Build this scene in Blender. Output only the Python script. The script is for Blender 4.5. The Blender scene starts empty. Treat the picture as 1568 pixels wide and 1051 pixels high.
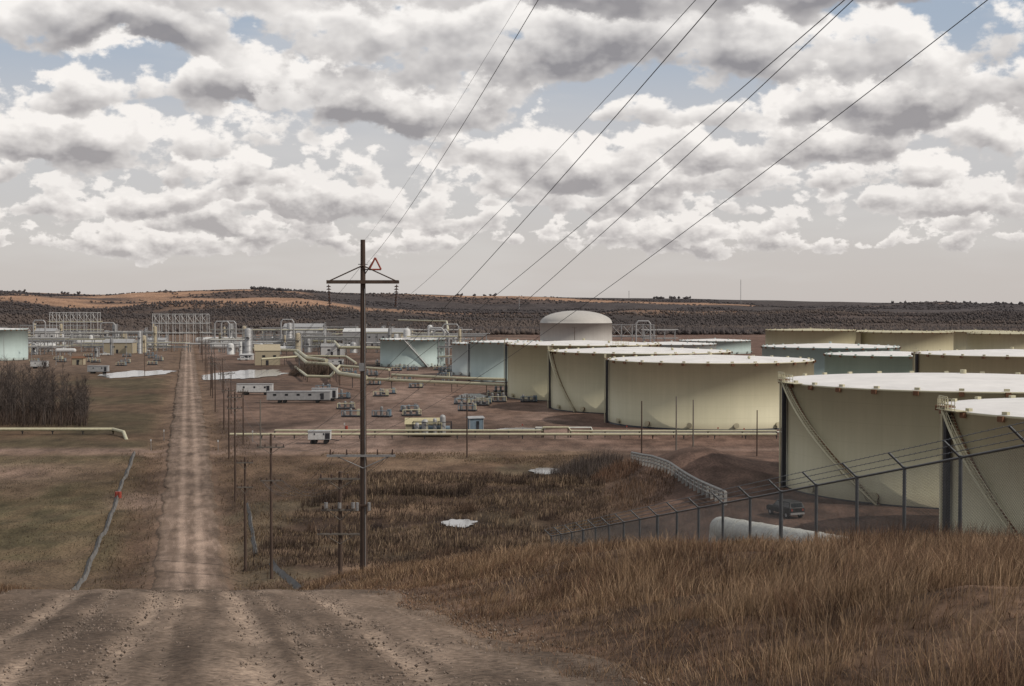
import bpy, math, random
import numpy as np
from mathutils import Vector, Matrix
random.seed(7); rng=np.random.default_rng(7)
F=2178.0; CX=784.0; CY=525.2; HOR=470.0
TH=math.atan((CY-HOR)/F); ct,st=math.cos(TH),math.sin(TH)
scene=bpy.context.scene
def W(px,py,d):
    u=(px-CX)/F; v=(CY-py)/F
    t=d/(ct+v*st)
    return Vector((u*t,d,t*(v*ct-st)))
def X(px,d): return (px-CX)/F*d
# ---------------- numpy noise
def _h(ix,iy,s):
    n=(ix.astype(np.int64)*374761393+iy.astype(np.int64)*668265263+s*974634777)&0x7fffffff
    n=((n^(n>>13))*1274126177)&0x7fffffff
    n=n^(n>>16)
    return (n&0xffff)/65535.0
def vn(x,y,s=0):
    x=np.asarray(x,float);y=np.asarray(y,float)
    ix=np.floor(x);iy=np.floor(y);fx=x-ix;fy=y-iy
    fx=fx*fx*(3-2*fx);fy=fy*fy*(3-2*fy)
    a=_h(ix,iy,s);b=_h(ix+1,iy,s);c=_h(ix,iy+1,s);d=_h(ix+1,iy+1,s)
    return a+(b-a)*fx+(c-a)*fy+(a-b-c+d)*fx*fy
def fbm(x,y,s=0,o=4):
    r=0;a=.5;t=0
    for i in range(o):
        r=r+a*vn(np.asarray(x)*2**i+17*i,np.asarray(y)*2**i+31*i,s+i);t+=a;a*=.5
    return r/t
def ss(a,b,x):
    t=np.clip((np.asarray(x,float)-a)/(b-a),0,1);return t*t*(3-2*t)
# ---------------- terrain height
ZY=[-400,-200,-60,0,28,32,60,90,108,125,145,165,200,257,300,1500]
ZZ=[22,16,7.2,-1.62,-5.74,-6.4,-12.6,-19.3,-23.4,-26.6,-28.5,-28.8,-28.0,-26.3,-26,-26]
def zr(y):
    k=np.clip(np.abs(np.asarray(y,float))*.04,.6,6)
    return (np.interp(y-k,ZY,ZZ)+2*np.interp(y,ZY,ZZ)+np.interp(y+k,ZY,ZZ))/4
def S(x,y): return x+.228*y
PONDS=[]
for px,py,hw,hd,zz in [(207,571,45,30,-26),(376,572,56,42,-26),(702,799,26,3.4,-28.1),(836,719,27,4.5,-27.2),(722,606,26,14,-26),(800,655,36,3.2,-26)]:
    d=-zz*F/(py-HOR); PONDS.append((X(px,d),d,hw/F*d,hd,zz))
RU=[-.45,-.36,-.29,-.25,-.18,-.14,-.08,0,.1,.19,.28,.36,.5]
RP=[448,448,451,447,442,445,450,452,455,460,463,466,468]
def h0(x,y):
    x=np.asarray(x,float);y=np.asarray(y,float)
    s=S(x,y)
    z=zr(y)
    b=ss(3.7,9.5,s)*(.95+.95*ss(30,85,y))*(1-ss(108,140,y))
    b=b+ss(4,12,-s)*.25*(1-ss(60,120,y))
    z=z+b
    pm=ss(8,30,x)*ss(92,122,y)*(1-ss(215,262,y))
    z=z*(1-pm)+(-23.6)*pm
    z=z+2.6*np.exp(-(((x-27.5)/7)**2+((y-212)/17)**2))
    z=z+1.2*np.exp(-(((x-20)/5)**2+((y-238)/12)**2))
    z=z-.5*np.exp(-((s-5.6)/1.3)**2)*ss(120,150,y)*(1-ss(700,900,y))
    z=z-.5*np.exp(-((s+6)/1.6)**2)*ss(120,150,y)*(1-ss(700,900,y))
    rough=ss(3.6,7,np.abs(s))
    z=z+rough*(fbm(x*.9,y*.9,3,3)-.5)*.22*(1-ss(60,120,y))
    z=z+rough*(fbm(x*.22,y*.22,5,3)-.5)*.45*(1-ss(60,100,y))
    z=z+rough*(fbm(x*.11,y*.11,9,4)-.5)*1.3*ss(120,150,y)*(1-ss(225,262,y))*(1-pm)
    # shallow winding gully through the marsh
    gc=187+16*(fbm(x*.05,x*0,77,3)-.5)*2
    z=z-.9*np.exp(-((y-gc)/7)**2)*ss(-36,-26,x)*(1-ss(4,14,x))
    z=z+.02*(fbm(x*3,y*1.2,21,3)-.5)*(1-ss(50,80,y))
    with np.errstate(divide='ignore',invalid='ignore'):
        u=np.where(y>50,x/np.maximum(y,50),0)
    rz=(HOR-np.interp(u,RU,RP))/F*4600
    f=ss(2500,4600,y)
    hn=(fbm(x*.0016,y*.0011,40,5)-.5)
    z=z+f*(rz+26)+ hn*85*ss(2300,3300,y)*(1-ss(3900,4600,y)*.72)
    z=z-10*ss(1500,1900,y)*(1-ss(2300,3000,y))
    z=z-90*ss(5000,6500,y)
    for (cx,cy,a,bb,zz) in PONDS:
        r=((x-cx)/a)**2+((y-cy)/bb)**2
        w=np.exp(-(r/2.4)**2)
        z=z*(1-w)+(zz-.45)*w
        w2=np.exp(-(r/1.0)**2); z=z-.2*w2
    return z
def H(x,y): return float(h0(np.array([x]),np.array([y]))[0])
# ---------------- materials
def new_mat(name):
    m=bpy.data.materials.new(name);m.use_nodes=True
    nt=m.node_tree;b=nt.nodes['Principled BSDF'];return m,nt,b
def mat(name,col,rough=.7,metal=0,var=.25,scale=2.0,bump=0,streak=False,spec=.3):
    m,nt,b=new_mat(name)
    tc=nt.nodes.new('ShaderNodeTexCoord');mp=nt.nodes.new('ShaderNodeMapping')
    nt.links.new(tc.outputs['Object'],mp.inputs[0])
    if streak: mp.inputs['Scale'].default_value=(1,1,.12)
    n=nt.nodes.new('ShaderNodeTexNoise');n.inputs['Scale'].default_value=scale;n.inputs['Detail'].default_value=6;n.inputs['Roughness'].default_value=.65
    nt.links.new(mp.outputs[0],n.inputs['Vector'])
    r=nt.nodes.new('ShaderNodeValToRGB')
    r.color_ramp.elements[0].position=.3;r.color_ramp.elements[1].position=.72
    r.color_ramp.elements[0].color=tuple(c*(1-var) for c in col)+(1,)
    r.color_ramp.elements[1].color=tuple(min(1,c*(1+var*.5)) for c in col)+(1,)
    nt.links.new(n.outputs['Fac'],r.inputs[0]);nt.links.new(r.outputs[0],b.inputs['Base Color'])
    b.inputs['Roughness'].default_value=rough;b.inputs['Metallic'].default_value=metal
    b.inputs['Specular IOR Level'].default_value=spec
    if bump:
        bp=nt.nodes.new('ShaderNodeBump');bp.inputs['Strength'].default_value=bump
        nt.links.new(n.outputs['Fac'],bp.inputs['Height']);nt.links.new(bp.outputs[0],b.inputs['Normal'])
    return m
def tank_mat(name,col):
    m,nt,b=new_mat(name);L=nt.links.new;N=nt.nodes.new
    tc=N('ShaderNodeTexCoord');sp=N('ShaderNodeSeparateXYZ');L(tc.outputs['Object'],sp.inputs[0])
    mp=N('ShaderNodeMapping');mp.inputs['Scale'].default_value=(1,1,.06);L(tc.outputs['Object'],mp.inputs[0])
    n=N('ShaderNodeTexNoise');n.inputs['Scale'].default_value=.9;n.inputs['Detail'].default_value=7;n.inputs['Roughness'].default_value=.7;L(mp.outputs[0],n.inputs['Vector'])
    n2=N('ShaderNodeTexNoise');n2.inputs['Scale'].default_value=.12;n2.inputs['Detail'].default_value=3;L(tc.outputs['Object'],n2.inputs['Vector'])
    md=N('ShaderNodeMath');md.operation='PINGPONG';md.inputs[1].default_value=1.2;L(sp.outputs[2],md.inputs[0])
    lt=N('ShaderNodeMath');lt.operation='LESS_THAN';lt.inputs[1].default_value=.035;L(md.outputs[0],lt.inputs[0])
    at=N('ShaderNodeMath');at.operation='ARCTAN2';L(sp.outputs[1],at.inputs[0]);L(sp.outputs[0],at.inputs[1])
    pp=N('ShaderNodeMath');pp.operation='PINGPONG';pp.inputs[1].default_value=.19;L(at.outputs[0],pp.inputs[0])
    l2=N('ShaderNodeMath');l2.operation='LESS_THAN';l2.inputs[1].default_value=.002;L(pp.outputs[0],l2.inputs[0])
    mx=N('ShaderNodeMath');mx.operation='MAXIMUM';L(lt.outputs[0],mx.inputs[0]);L(l2.outputs[0],mx.inputs[1])
    r=N('ShaderNodeValToRGB');r.color_ramp.elements[0].position=.3;r.color_ramp.elements[1].position=.7
    r.color_ramp.elements[0].color=tuple(c*.84 for c in col)+(1,);r.color_ramp.elements[1].color=tuple(c*1.04 for c in col)+(1,)
    ad=N('ShaderNodeMath');ad.operation='MULTIPLY_ADD';ad.inputs[1].default_value=.5;L(n.outputs[0],ad.inputs[0])
    h=N('ShaderNodeMath');h.operation='MULTIPLY';h.inputs[1].default_value=.5;L(n2.outputs[0],h.inputs[0]);L(h.outputs[0],ad.inputs[2])
    L(ad.outputs[0],r.inputs[0])
    mm=N('ShaderNodeMix');mm.data_type='RGBA';mm.inputs[7].default_value=tuple(c*.8 for c in col)+(1,)
    k=N('ShaderNodeMath');k.operation='MULTIPLY';k.inputs[1].default_value=.45;L(mx.outputs[0],k.inputs[0]);L(k.outputs[0],mm.inputs[0]);L(r.outputs[0],mm.inputs[6])
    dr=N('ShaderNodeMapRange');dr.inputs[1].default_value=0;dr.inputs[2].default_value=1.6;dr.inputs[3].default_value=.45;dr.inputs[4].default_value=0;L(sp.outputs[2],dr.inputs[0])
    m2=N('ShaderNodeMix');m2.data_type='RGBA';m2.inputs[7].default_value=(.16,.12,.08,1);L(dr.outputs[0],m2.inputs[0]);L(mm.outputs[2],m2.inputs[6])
    L(m2.outputs[2],b.inputs['Base Color']);b.inputs['Roughness'].default_value=.6;b.inputs['Specular IOR Level'].default_value=.25
    return m
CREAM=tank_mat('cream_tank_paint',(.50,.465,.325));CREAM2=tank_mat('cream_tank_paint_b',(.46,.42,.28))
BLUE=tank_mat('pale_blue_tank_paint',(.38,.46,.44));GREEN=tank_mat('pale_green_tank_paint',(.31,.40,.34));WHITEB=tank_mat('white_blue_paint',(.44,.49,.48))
GREYT=tank_mat('grey_dome_paint',(.44,.42,.39))
ROOF=mat('tank_roof_paint',(.68,.66,.64),.7,var=.16,scale=.25)
RUST=mat('rust',(.16,.08,.045),.85);DARK=mat('dark_steel',(.03,.03,.035),.6);STEEL=mat('galvanised_steel',(.34,.34,.34),.45,.6,scale=4)
FENCEM=mat('fence_steel',(.11,.115,.12),.5,.4,scale=4)
WOOD=mat('weathered_wood_pole',(.085,.058,.045),.9,var=.5,scale=3,bump=.3,streak=True)
WOODL=mat('grey_wood',(.16,.14,.12),.9,var=.4,scale=3,streak=True)
WIRE=mat('wire_black',(.03,.03,.035),.5);GLASSY=mat('insulator_brown',(.05,.03,.025),.25)
WHITE=mat('white_paint',(.52,.52,.51),.5,var=.2);PIPEY=mat('cream_pipe_paint',(.46,.43,.30),.5,var=.2);PIPEW=mat('white_pipe_paint',(.58,.58,.53),.45,var=.25,scale=.8)
BEIGE=mat('beige_siding',(.36,.31,.22),.7,var=.15);YROOF=mat('yellow_roof',(.44,.39,.24),.6);GLASS=mat('dark_glass',(.02,.025,.03),.1,var=.1,spec=.6)
BLUEP=mat('blue_grey_paint',(.15,.20,.24),.5);REDM=mat('red_paint',(.3,.06,.04),.6);TYRE=mat('tyre_rubber',(.02,.02,.02),.9)
CONC=mat('concrete',(.34,.33,.31),.85,scale=1.2);CLOTH=mat('grey_silt_cloth',(.15,.145,.14),.9,var=.4,scale=1.2);BLACKP=mat('dark_car_paint',(.022,.022,.022),.4,spec=.3)
BRUSHM=mat('bare_branch_bark',(.085,.068,.06),.95,var=.4,scale=.7)
LGREY=mat('light_grey_steel',(.33,.33,.33),.5,.15,var=.25,scale=1);MGREY=mat('mid_grey_steel',(.20,.20,.20),.5,.15,var=.25,scale=1)
# ---------------- mesh builder
class MB:
    def __init__(s): s.V=[];s.F=[];s.M=[];s.S=[]
    def add(s,vs,fs,mi=0,sm=False):
        o=len(s.V);s.V.extend([tuple(v) for v in vs])
        for f in fs: s.F.append(tuple(o+i for i in f));s.M.append(mi);s.S.append(sm)
    def box(s,c,size,mi=0,rz=0,rot=None):
        a,b,h=size[0]/2,size[1]/2,size[2]/2
        vs=[Vector((i*a,j*b,k*h)) for k in(-1,1) for j in(-1,1) for i in(-1,1)]
        R=rot if rot is not None else Matrix.Rotation(rz,3,'Z')
        vs=[R@v+Vector(c) for v in vs]
        s.add(vs,[(0,2,3,1),(4,5,7,6),(0,1,5,4),(2,6,7,3),(0,4,6,2),(1,3,7,5)],mi)
    def cyl(s,p0,p1,r0,mi=0,n=8,r1=None,caps=True,sm=True):
        p0=Vector(p0);p1=Vector(p1);r1=r0 if r1 is None else r1
        d=p1-p0
        if d.length<1e-6: return
        d.normalize();a=Vector((0,0,1)) if abs(d.z)<.9 else Vector((1,0,0))
        u=d.cross(a).normalized();v=d.cross(u)
        vs=[]
        for p,r in((p0,r0),(p1,r1)):
            for i in range(n):
                t=2*math.pi*i/n;vs.append(p+(u*math.cos(t)+v*math.sin(t))*r)
        s.add(vs,[(i,i+n,(i+1)%n+n,(i+1)%n) for i in range(n)],mi,sm and n>4)
        if caps:
            s.add(vs[:n],[tuple(range(n))],mi);s.add(vs[n:],[tuple(range(n-1,-1,-1))],mi)
    def rev(s,prof,mi=0,n=64,c=(0,0,0),mis=None):
        vs=[];c=Vector(c)
        for r,z in prof:
            for i in range(n):
                t=2*math.pi*i/n;vs.append(c+Vector((r*math.cos(t),r*math.sin(t),z)))
        for k in range(len(prof)-1):
            o=len(s.V) if k==0 else o
            if k==0: s.V.extend([tuple(v) for v in vs])
            for i in range(n):
                s.F.append((o+k*n+i,o+k*n+(i+1)%n,o+(k+1)*n+(i+1)%n,o+(k+1)*n+i));s.M.append(mis[k] if mis else mi);s.S.append(True)
    def sphere(s,c,r,mi=0,n=10,m=6,sz=1):
        s.rev([(max(r*math.sin(math.pi*k/m),.001),-r*sz*math.cos(math.pi*k/m)) for k in range(m+1)],mi,n,c)
    def pipe(s,pts,r,mi=0,n=10):
        for a,b in zip(pts[:-1],pts[1:]): s.cyl(a,b,r,mi,n)
        for p in pts[1:-1]: s.sphere(p,r*1.02,mi,n,6)
    def obj(s,name,mats,loc=(0,0,0),rz=0,parent=None):
        me=bpy.data.meshes.new(name);me.from_pydata(s.V,[],s.F)
        for m in mats: me.materials.append(m)
        me.polygons.foreach_set('material_index',s.M);me.polygons.foreach_set('use_smooth',s.S);me.update()
        o=bpy.data.objects.new(name,me);o.location=loc;o.rotation_euler=(0,0,rz);scene.collection.objects.link(o)
        if parent: o.parent=parent
        return o
def np_mesh(name,V,Fc,nper,mats,cols=None,smooth=False):
    me=bpy.data.meshes.new(name)
    V=np.ascontiguousarray(V,dtype=np.float32);n=len(V)
    me.vertices.add(n);me.vertices.foreach_set('co',V.ravel())
    idx=np.concatenate([f.ravel() for f in Fc]).astype(np.int32)
    tot=np.concatenate([np.full(len(f),f.shape[1]) for f in Fc]).astype(np.int32)
    st_=np.concatenate([[0],np.cumsum(tot)[:-1]]).astype(np.int32)
    me.loops.add(len(idx));me.loops.foreach_set('vertex_index',idx)
    me.polygons.add(len(tot));me.polygons.foreach_set('loop_start',st_);me.polygons.foreach_set('loop_total',tot)
    if smooth: me.polygons.foreach_set('use_smooth',np.ones(len(tot),bool))
    me.update(calc_edges=True)
    if cols is not None:
        a=me.attributes.new('Col','FLOAT_COLOR','POINT')
        c=np.ones((n,4),np.float32);c[:,:3]=cols;a.data.foreach_set('color',c.ravel())
    for m in mats: me.materials.append(m)
    o=bpy.data.objects.new(name,me);scene.collection.objects.link(o);return o
# ---------------- ground colours
def lerp(a,b,t): return a+(b-a)*t[...,None]
def gcol(x,y):
    s=S(x,y)
    c=np.zeros(x.shape+(3,))+np.array([.125,.087,.057])
    C=lambda *a: np.array(a)
    n1=fbm(x*.05,y*.03,50,5);n2=fbm(x*.4,y*.25,60,4);n3=fbm(x*.02,y*.008,70,4)
    c=lerp(c,C(.185,.135,.09),ss(.45,.65,n1)*.7)
    st_=fbm(x*.035,y*.16,80,5)
    val=ss(125,150,y)*(1-ss(240,262,y))
    c=lerp(c,C(.085,.058,.04),ss(.45,.6,st_)*val*.6)
    c=lerp(c,C(.06,.042,.03),ss(.5,.62,fbm(x*.12,y*.1,82,4))*val*.45)
    c=lerp(c,C(.11,.10,.065),ss(.52,.64,fbm(x*.09,y*.06,83,4))*val*.5)
    gl=ss(7,10,-s)*(1-ss(248,258,y))*ss(40,60,y)
    c=lerp(c,C(.088,.08,.045),gl*(.35+.5*ss(.35,.6,n1)))
    c=lerp(c,C(.14,.105,.065),gl*ss(.45,.65,n2)*.6)
    c=lerp(c,C(.16,.115,.08),gl*ss(.5,.62,fbm(x*.07,y*.03,85,4))*.6)
    c=lerp(c,C(.23,.17,.13),gl*np.exp(-(((x+82)/9)**2+((y-232)/9)**2)))
    mx=ss(-33,-26,x)*(1-ss(9,17,x))
    mr=mx*ss(150,158,y)*(1-ss(222,236,y))
    stk=fbm(x*.07,y*.17,90,5)
    c=lerp(c,C(.050,.035,.027),mr*ss(.40,.54,stk)*.85)
    c=lerp(c,C(.23,.165,.11),mr*ss(.55,.62,stk)*.8)
    gc=187+16*(fbm(x*.05,x*0,77,3)-.5)*2
    c=lerp(c,C(.028,.021,.018),mx*np.exp(-((y-gc)/6)**2)*ss(.3,.5,n2)*.8)
    c=lerp(c,C(.04,.028,.022),mx*np.exp(-((y-(208+14*(n1-.5)))/5)**2)*.8)
    yd=ss(255,268,y)
    ydc=lerp(np.zeros(x.shape+(3,))+C(.16,.112,.085),C(.10,.072,.055),ss(.42,.62,fbm(x*.02,y*.02,100,5)))
    ydc=lerp(ydc,C(.24,.18,.145),ss(.56,.68,fbm(x*.03,y*.012,110,4))*.75)
    c=lerp(c,ydc,yd*ss(5,9,s))
    lf=lerp(np.zeros(x.shape+(3,))+C(.12,.085,.055),C(.085,.07,.042),ss(.4,.6,n1))
    lf=lerp(lf,C(.15,.11,.08),ss(520,600,y))
    c=lerp(c,lf,yd*ss(6,9,-s))
    pad=ss(10,24,x)*ss(112,128,y)*(1-ss(330,360,y))
    c=lerp(c,lerp(np.zeros(x.shape+(3,))+C(.165,.112,.085),C(.11,.076,.058),ss(.4,.6,n2)),pad)
    pad2=ss(5,25,x)*ss(285,300,y)
    c=lerp(c,C(.15,.098,.076),pad2*.8)
    v=np.exp(-((np.abs(s)-3.4)/(1.6))**2)
    c=lerp(c,C(.18,.13,.095),v*(.5+.5*n2)*ss(100,140,y))
    cr=np.exp(-((y-258)/4.5)**4)
    c=lerp(c,C(.21,.155,.12),cr*ss(.2,.5,n2)*(1-ss(-20,0,x)))
    cr=np.exp(-((y-262)/2.5)**4)
    c=lerp(c,C(.2,.15,.12),cr*.6)
    c=lerp(c,C(.20,.15,.115),np.exp(-((y-205)/7)**4)*ss(-14,-8,s)*(1-ss(0,1,s)))
    nb=(1-ss(50,90,y))*ss(3.2,5,s)
    c=lerp(c,lerp(np.zeros(x.shape+(3,))+C(.085,.058,.04),C(.14,.095,.065),ss(.4,.62,fbm(x*.8,y*.8,95,4))),nb)
    nb=(1-ss(50,90,y))*ss(3.6,5,-s)
    c=lerp(c,C(.10,.07,.045),nb)
    c=c*np.array([.90,.84,.84])
    fr=ss(1250,1500,y)
    fc=lerp(np.zeros(x.shape+(3,))+C(.05,.041,.038),C(.085,.064,.056),ss(.4,.6,fbm(x*.004,y*.003,120,4)))
    c=lerp(c,fc,fr)
    hl=ss(2900,3300,y)
    strip=fbm(x*.0009,y*.0035,130,5)
    hc=lerp(np.zeros(x.shape+(3,))+C(.066,.055,.053),C(.31,.19,.125),ss(.485,.565,strip))  # far hill colours have a slight distance haze painted in
    hc=lerp(hc,C(.085,.072,.07),ss(.1,.3,x/np.maximum(y,1)-.02+.2*(strip-.5))*.75)
    hc=lerp(hc,C(.05,.043,.044),ss(.49,.56,fbm(x*.0022,y*.008,135,5))*.85)
    c=lerp(c,hc,hl)
    return c
t=np.linspace(-math.asinh(6500/3),math.asinh(6500/3),700);xs=3*np.sinh(t)
t=np.linspace(-math.asinh(200/5),math.asinh(7000/5),900);ys=14+5*np.sinh(t)
GX,GY=np.meshgrid(xs,ys)
GZ=h0(GX,GY)-.12*(1-ss(2.8,3.6,np.abs(S(GX,GY))))
COL=gcol(GX,GY).reshape(-1,3)
nx,ny=len(xs),len(ys)
I=np.arange(nx*ny).reshape(ny,nx)
Q=np.stack([I[:-1,:-1],I[:-1,1:],I[1:,1:],I[1:,:-1]],-1).reshape(-1,4)
def ground_mat(name,rough=.95,fine=3.0,attr=True,col=None):
    m,nt,b=new_mat(name);L=nt.links.new;N=nt.nodes.new
    at=N('ShaderNodeAttribute');at.attribute_name='Col'
    g=N('ShaderNodeNewGeometry')
    def noise(sc,det,ro,mp=(1,1,1)):
        M=N('ShaderNodeMapping');M.inputs['Scale'].default_value=mp;L(g.outputs['Position'],M.inputs[0])
        n=N('ShaderNodeTexNoise');n.noise_dimensions='2D';n.inputs['Scale'].default_value=sc;n.inputs['Detail'].default_value=det;n.inputs['Roughness'].default_value=ro;L(M.outputs[0],n.inputs['Vector']);return n.outputs[0]
    a=noise(fine,6,.7);c=noise(.22,6,.7,(1,.6,1));d=noise(.02,4,.65)
    def mr(s,lo,hi,a0=.3,a1=.7):
        r=N('ShaderNodeMapRange');r.inputs[1].default_value=a0;r.inputs[2].default_value=a1;r.inputs[3].default_value=lo;r.inputs[4].default_value=hi;L(s,r.inputs[0]);return r.outputs[0]
    def mul(p,q):
        k=N('ShaderNodeMath');k.operation='MULTIPLY';L(p,k.inputs[0]);L(q,k.inputs[1]);return k.outputs[0]
    f=mul(mul(mr(a,.5,1.45),mr(c,.58,1.4)),mr(d,.75,1.22))
    vm=N('ShaderNodeVectorMath');vm.operation='SCALE';L(at.outputs['Color'],vm.inputs[0]);L(f,vm.inputs['Scale'])
    L(vm.outputs[0],b.inputs['Base Color']);b.inputs['Roughness'].default_value=rough;b.inputs['Specular IOR Level'].default_value=.1
    bp=N('ShaderNodeBump');bp.inputs['Strength'].default_value=.6;bp.inputs['Distance'].default_value=.05;L(a,bp.inputs['Height']);L(bp.outputs[0],b.inputs['Normal'])
    return m
GM=ground_mat('prairie_soil')
np_mesh('ground',np.stack([GX.ravel(),GY.ravel(),GZ.ravel()],1),[Q],4,[GM],COL,True)
# ---------------- road
ry=np.concatenate([np.arange(-60,6,1.0),np.arange(6,34,.1),np.arange(34,140,1.5),np.arange(140,320,1.0),np.arange(320,1500,6)])
rs=np.linspace(-1,1,121)
RY,RS=np.meshgrid(ry,rs,indexing='ij')
wid=3.8+.7*(fbm(RY*.2,RS*0+np.sign(RS)*9,5,4)-.5)*2+.5*(1-ss(20,40,RY))
SS=RS*wid
RX=SS-.228*RY
RZ=h0(RX,RY)+.02+.0004*np.maximum(RY,0)
sw=SS+.5*(fbm(RY*.07,RY*0,6,2)-.5)
rut=lambda c,w: np.exp(-((sw-c)/w)**2)
tr=np.clip(rut(-2.5,.22)*.9+rut(-1.75,.15)*.7+rut(-.8,.22)+rut(-.35,.1)*.6+rut(.75,.2)+rut(1.3,.12)*.7+rut(2.4,.24)*.85,0,1)
tr=tr*(.5+.5*ss(.35,.6,fbm(SS*3,RY*.4,37,4)))
RZ=RZ-.06*tr*(1-ss(30,50,RY))+.07*(fbm(RX*1.5,RY*1.5,31,4)-.5)*(1-ss(30,50,RY))
RZ-=.1*ss(.93,1,np.abs(RS))
nr=fbm(SS*2.2,RY*.35,33,5)
rc=np.zeros(RX.shape+(3,))+np.array([.135,.100,.076])
rc=lerp(rc,np.array([.31,.235,.18]),np.clip(tr*.9+.4*ss(.5,.7,nr),0,1)*.9)
rc=lerp(rc,np.array([.085,.062,.047]),ss(.43,.64,fbm(SS*2.5,RY*.12,35,4))*(1-tr)*.75)
far=ss(120,150,RY)
tf=np.clip(np.exp(-((np.abs(SS-.2)-1.1)/.5)**2)+.4*ss(.45,.6,nr),0,1)
rcf=lerp(np.zeros(RX.shape+(3,))+np.array([.15,.108,.083]),np.array([.27,.20,.157]),tf)
rc=rc*(1-far[...,None])+rcf*far[...,None]
rc=lerp(rc,np.array([.11,.078,.056]),ss(.72,1,np.abs(RS)+.4*(fbm(SS*.5+9,RY*.3,36,4)-.5))*.8)
a,b_=RX.shape;I=np.arange(a*b_).reshape(a,b_)
Q=np.stack([I[:-1,:-1],I[:-1,1:],I[1:,1:],I[1:,:-1]],-1).reshape(-1,4)
RM=ground_mat('gravel_dirt',fine=9.0)
np_mesh('dirt_road',np.stack([RX.ravel(),RY.ravel(),RZ.ravel()],1),[Q],4,[RM],rc.reshape(-1,3),True)
def attr_mat(name,rough=.9,trans=0):
    m,nt,b=new_mat(name);at=nt.nodes.new('ShaderNodeAttribute');at.attribute_name='Col'
    nt.links.new(at.outputs['Color'],b.inputs['Base Color']);b.inputs['Roughness'].default_value=rough;b.inputs['Specular IOR Level'].default_value=.15
    return m
STM=attr_mat('gravel_stone');GRM=attr_mat('dry_grass_blade',.8);TRM=attr_mat('distant_bare_tree')
# gravel
n=30000
gy=8+26*rng.random(n)**.8
edge=rng.random(n)<.5
gs=np.where(edge,np.sign(rng.random(n)-.5)*(2.6+1.9*rng.random(n)),(rng.random(n)-.5)*7)
gs=np.where(rng.random(n)<.2,1.75+.3*rng.normal(size=n),gs);gs=np.where(rng.random(n)<.2,-1.3+.25*rng.normal(size=n),gs)
gx=gs-.228*gy;gz=h0(gx,gy)+.015;r=.004+.020*rng.random(n)**4
oc=np.array([[1,0,0],[-1,0,0],[0,1,0],[0,-1,0],[0,0,1],[0,0,-1]],float)
V=oc[None]*r[:,None,None]*(.6+.8*rng.random((n,6,1)))+np.stack([gx,gy,gz],1)[:,None,:]
ft=np.array([[0,2,4],[2,1,4],[1,3,4],[3,0,4],[2,0,5],[1,2,5],[3,1,5],[0,3,5]])
Fq=(np.arange(n)[:,None,None]*6+ft[None]).reshape(-1,3)
cc=np.repeat(np.array([.19,.15,.122])[None]*(.4+1.0*rng.random((n,1))),6,axis=0)
np_mesh('gravel',V.reshape(-1,3),[Fq],3,[STM],cc)
# ---------------- grass
def blades(name,x,y,hh,ww,cols,lean=.35,base=None,mat_=GRM,ld=None,tip=1.15):
    n=len(x);z=h0(x,y)-.03 if base is None else base
    az=rng.random(n)*2*math.pi;fa=rng.normal(0,.7,n)
    dx=np.cos(az)*lean*hh*rng.random(n)+.10*hh;dy=np.sin(az)*lean*hh*rng.random(n)
    if ld is not None: dx=dx*.5+ld[0]*hh;dy=dy*.5+ld[1]*hh
    wx=np.cos(fa)*ww/2;wy=np.sin(fa)*ww/2
    P=np.stack([x,y,z],1);D=np.stack([dx,dy,hh],1);Wd=np.stack([wx,wy,0*wx],1)
    M=P+D*np.array([.35,.35,.6])
    V=np.stack([P-Wd,P+Wd,M-Wd*.75,M+Wd*.75,P+D],1).reshape(-1,3)
    o=np.arange(n)[:,None]*5
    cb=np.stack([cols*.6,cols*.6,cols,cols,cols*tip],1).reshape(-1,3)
    return np_mesh(name,V,[o+np.array([0,1,3,2]),o+np.array([2,3,4])],0,[mat_],cb)
pal=np.array([[.24,.17,.10],[.18,.122,.075],[.12,.08,.052],[.33,.245,.155],[.075,.05,.037],[.19,.112,.07]])*np.array([.97,.90,.90])
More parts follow.
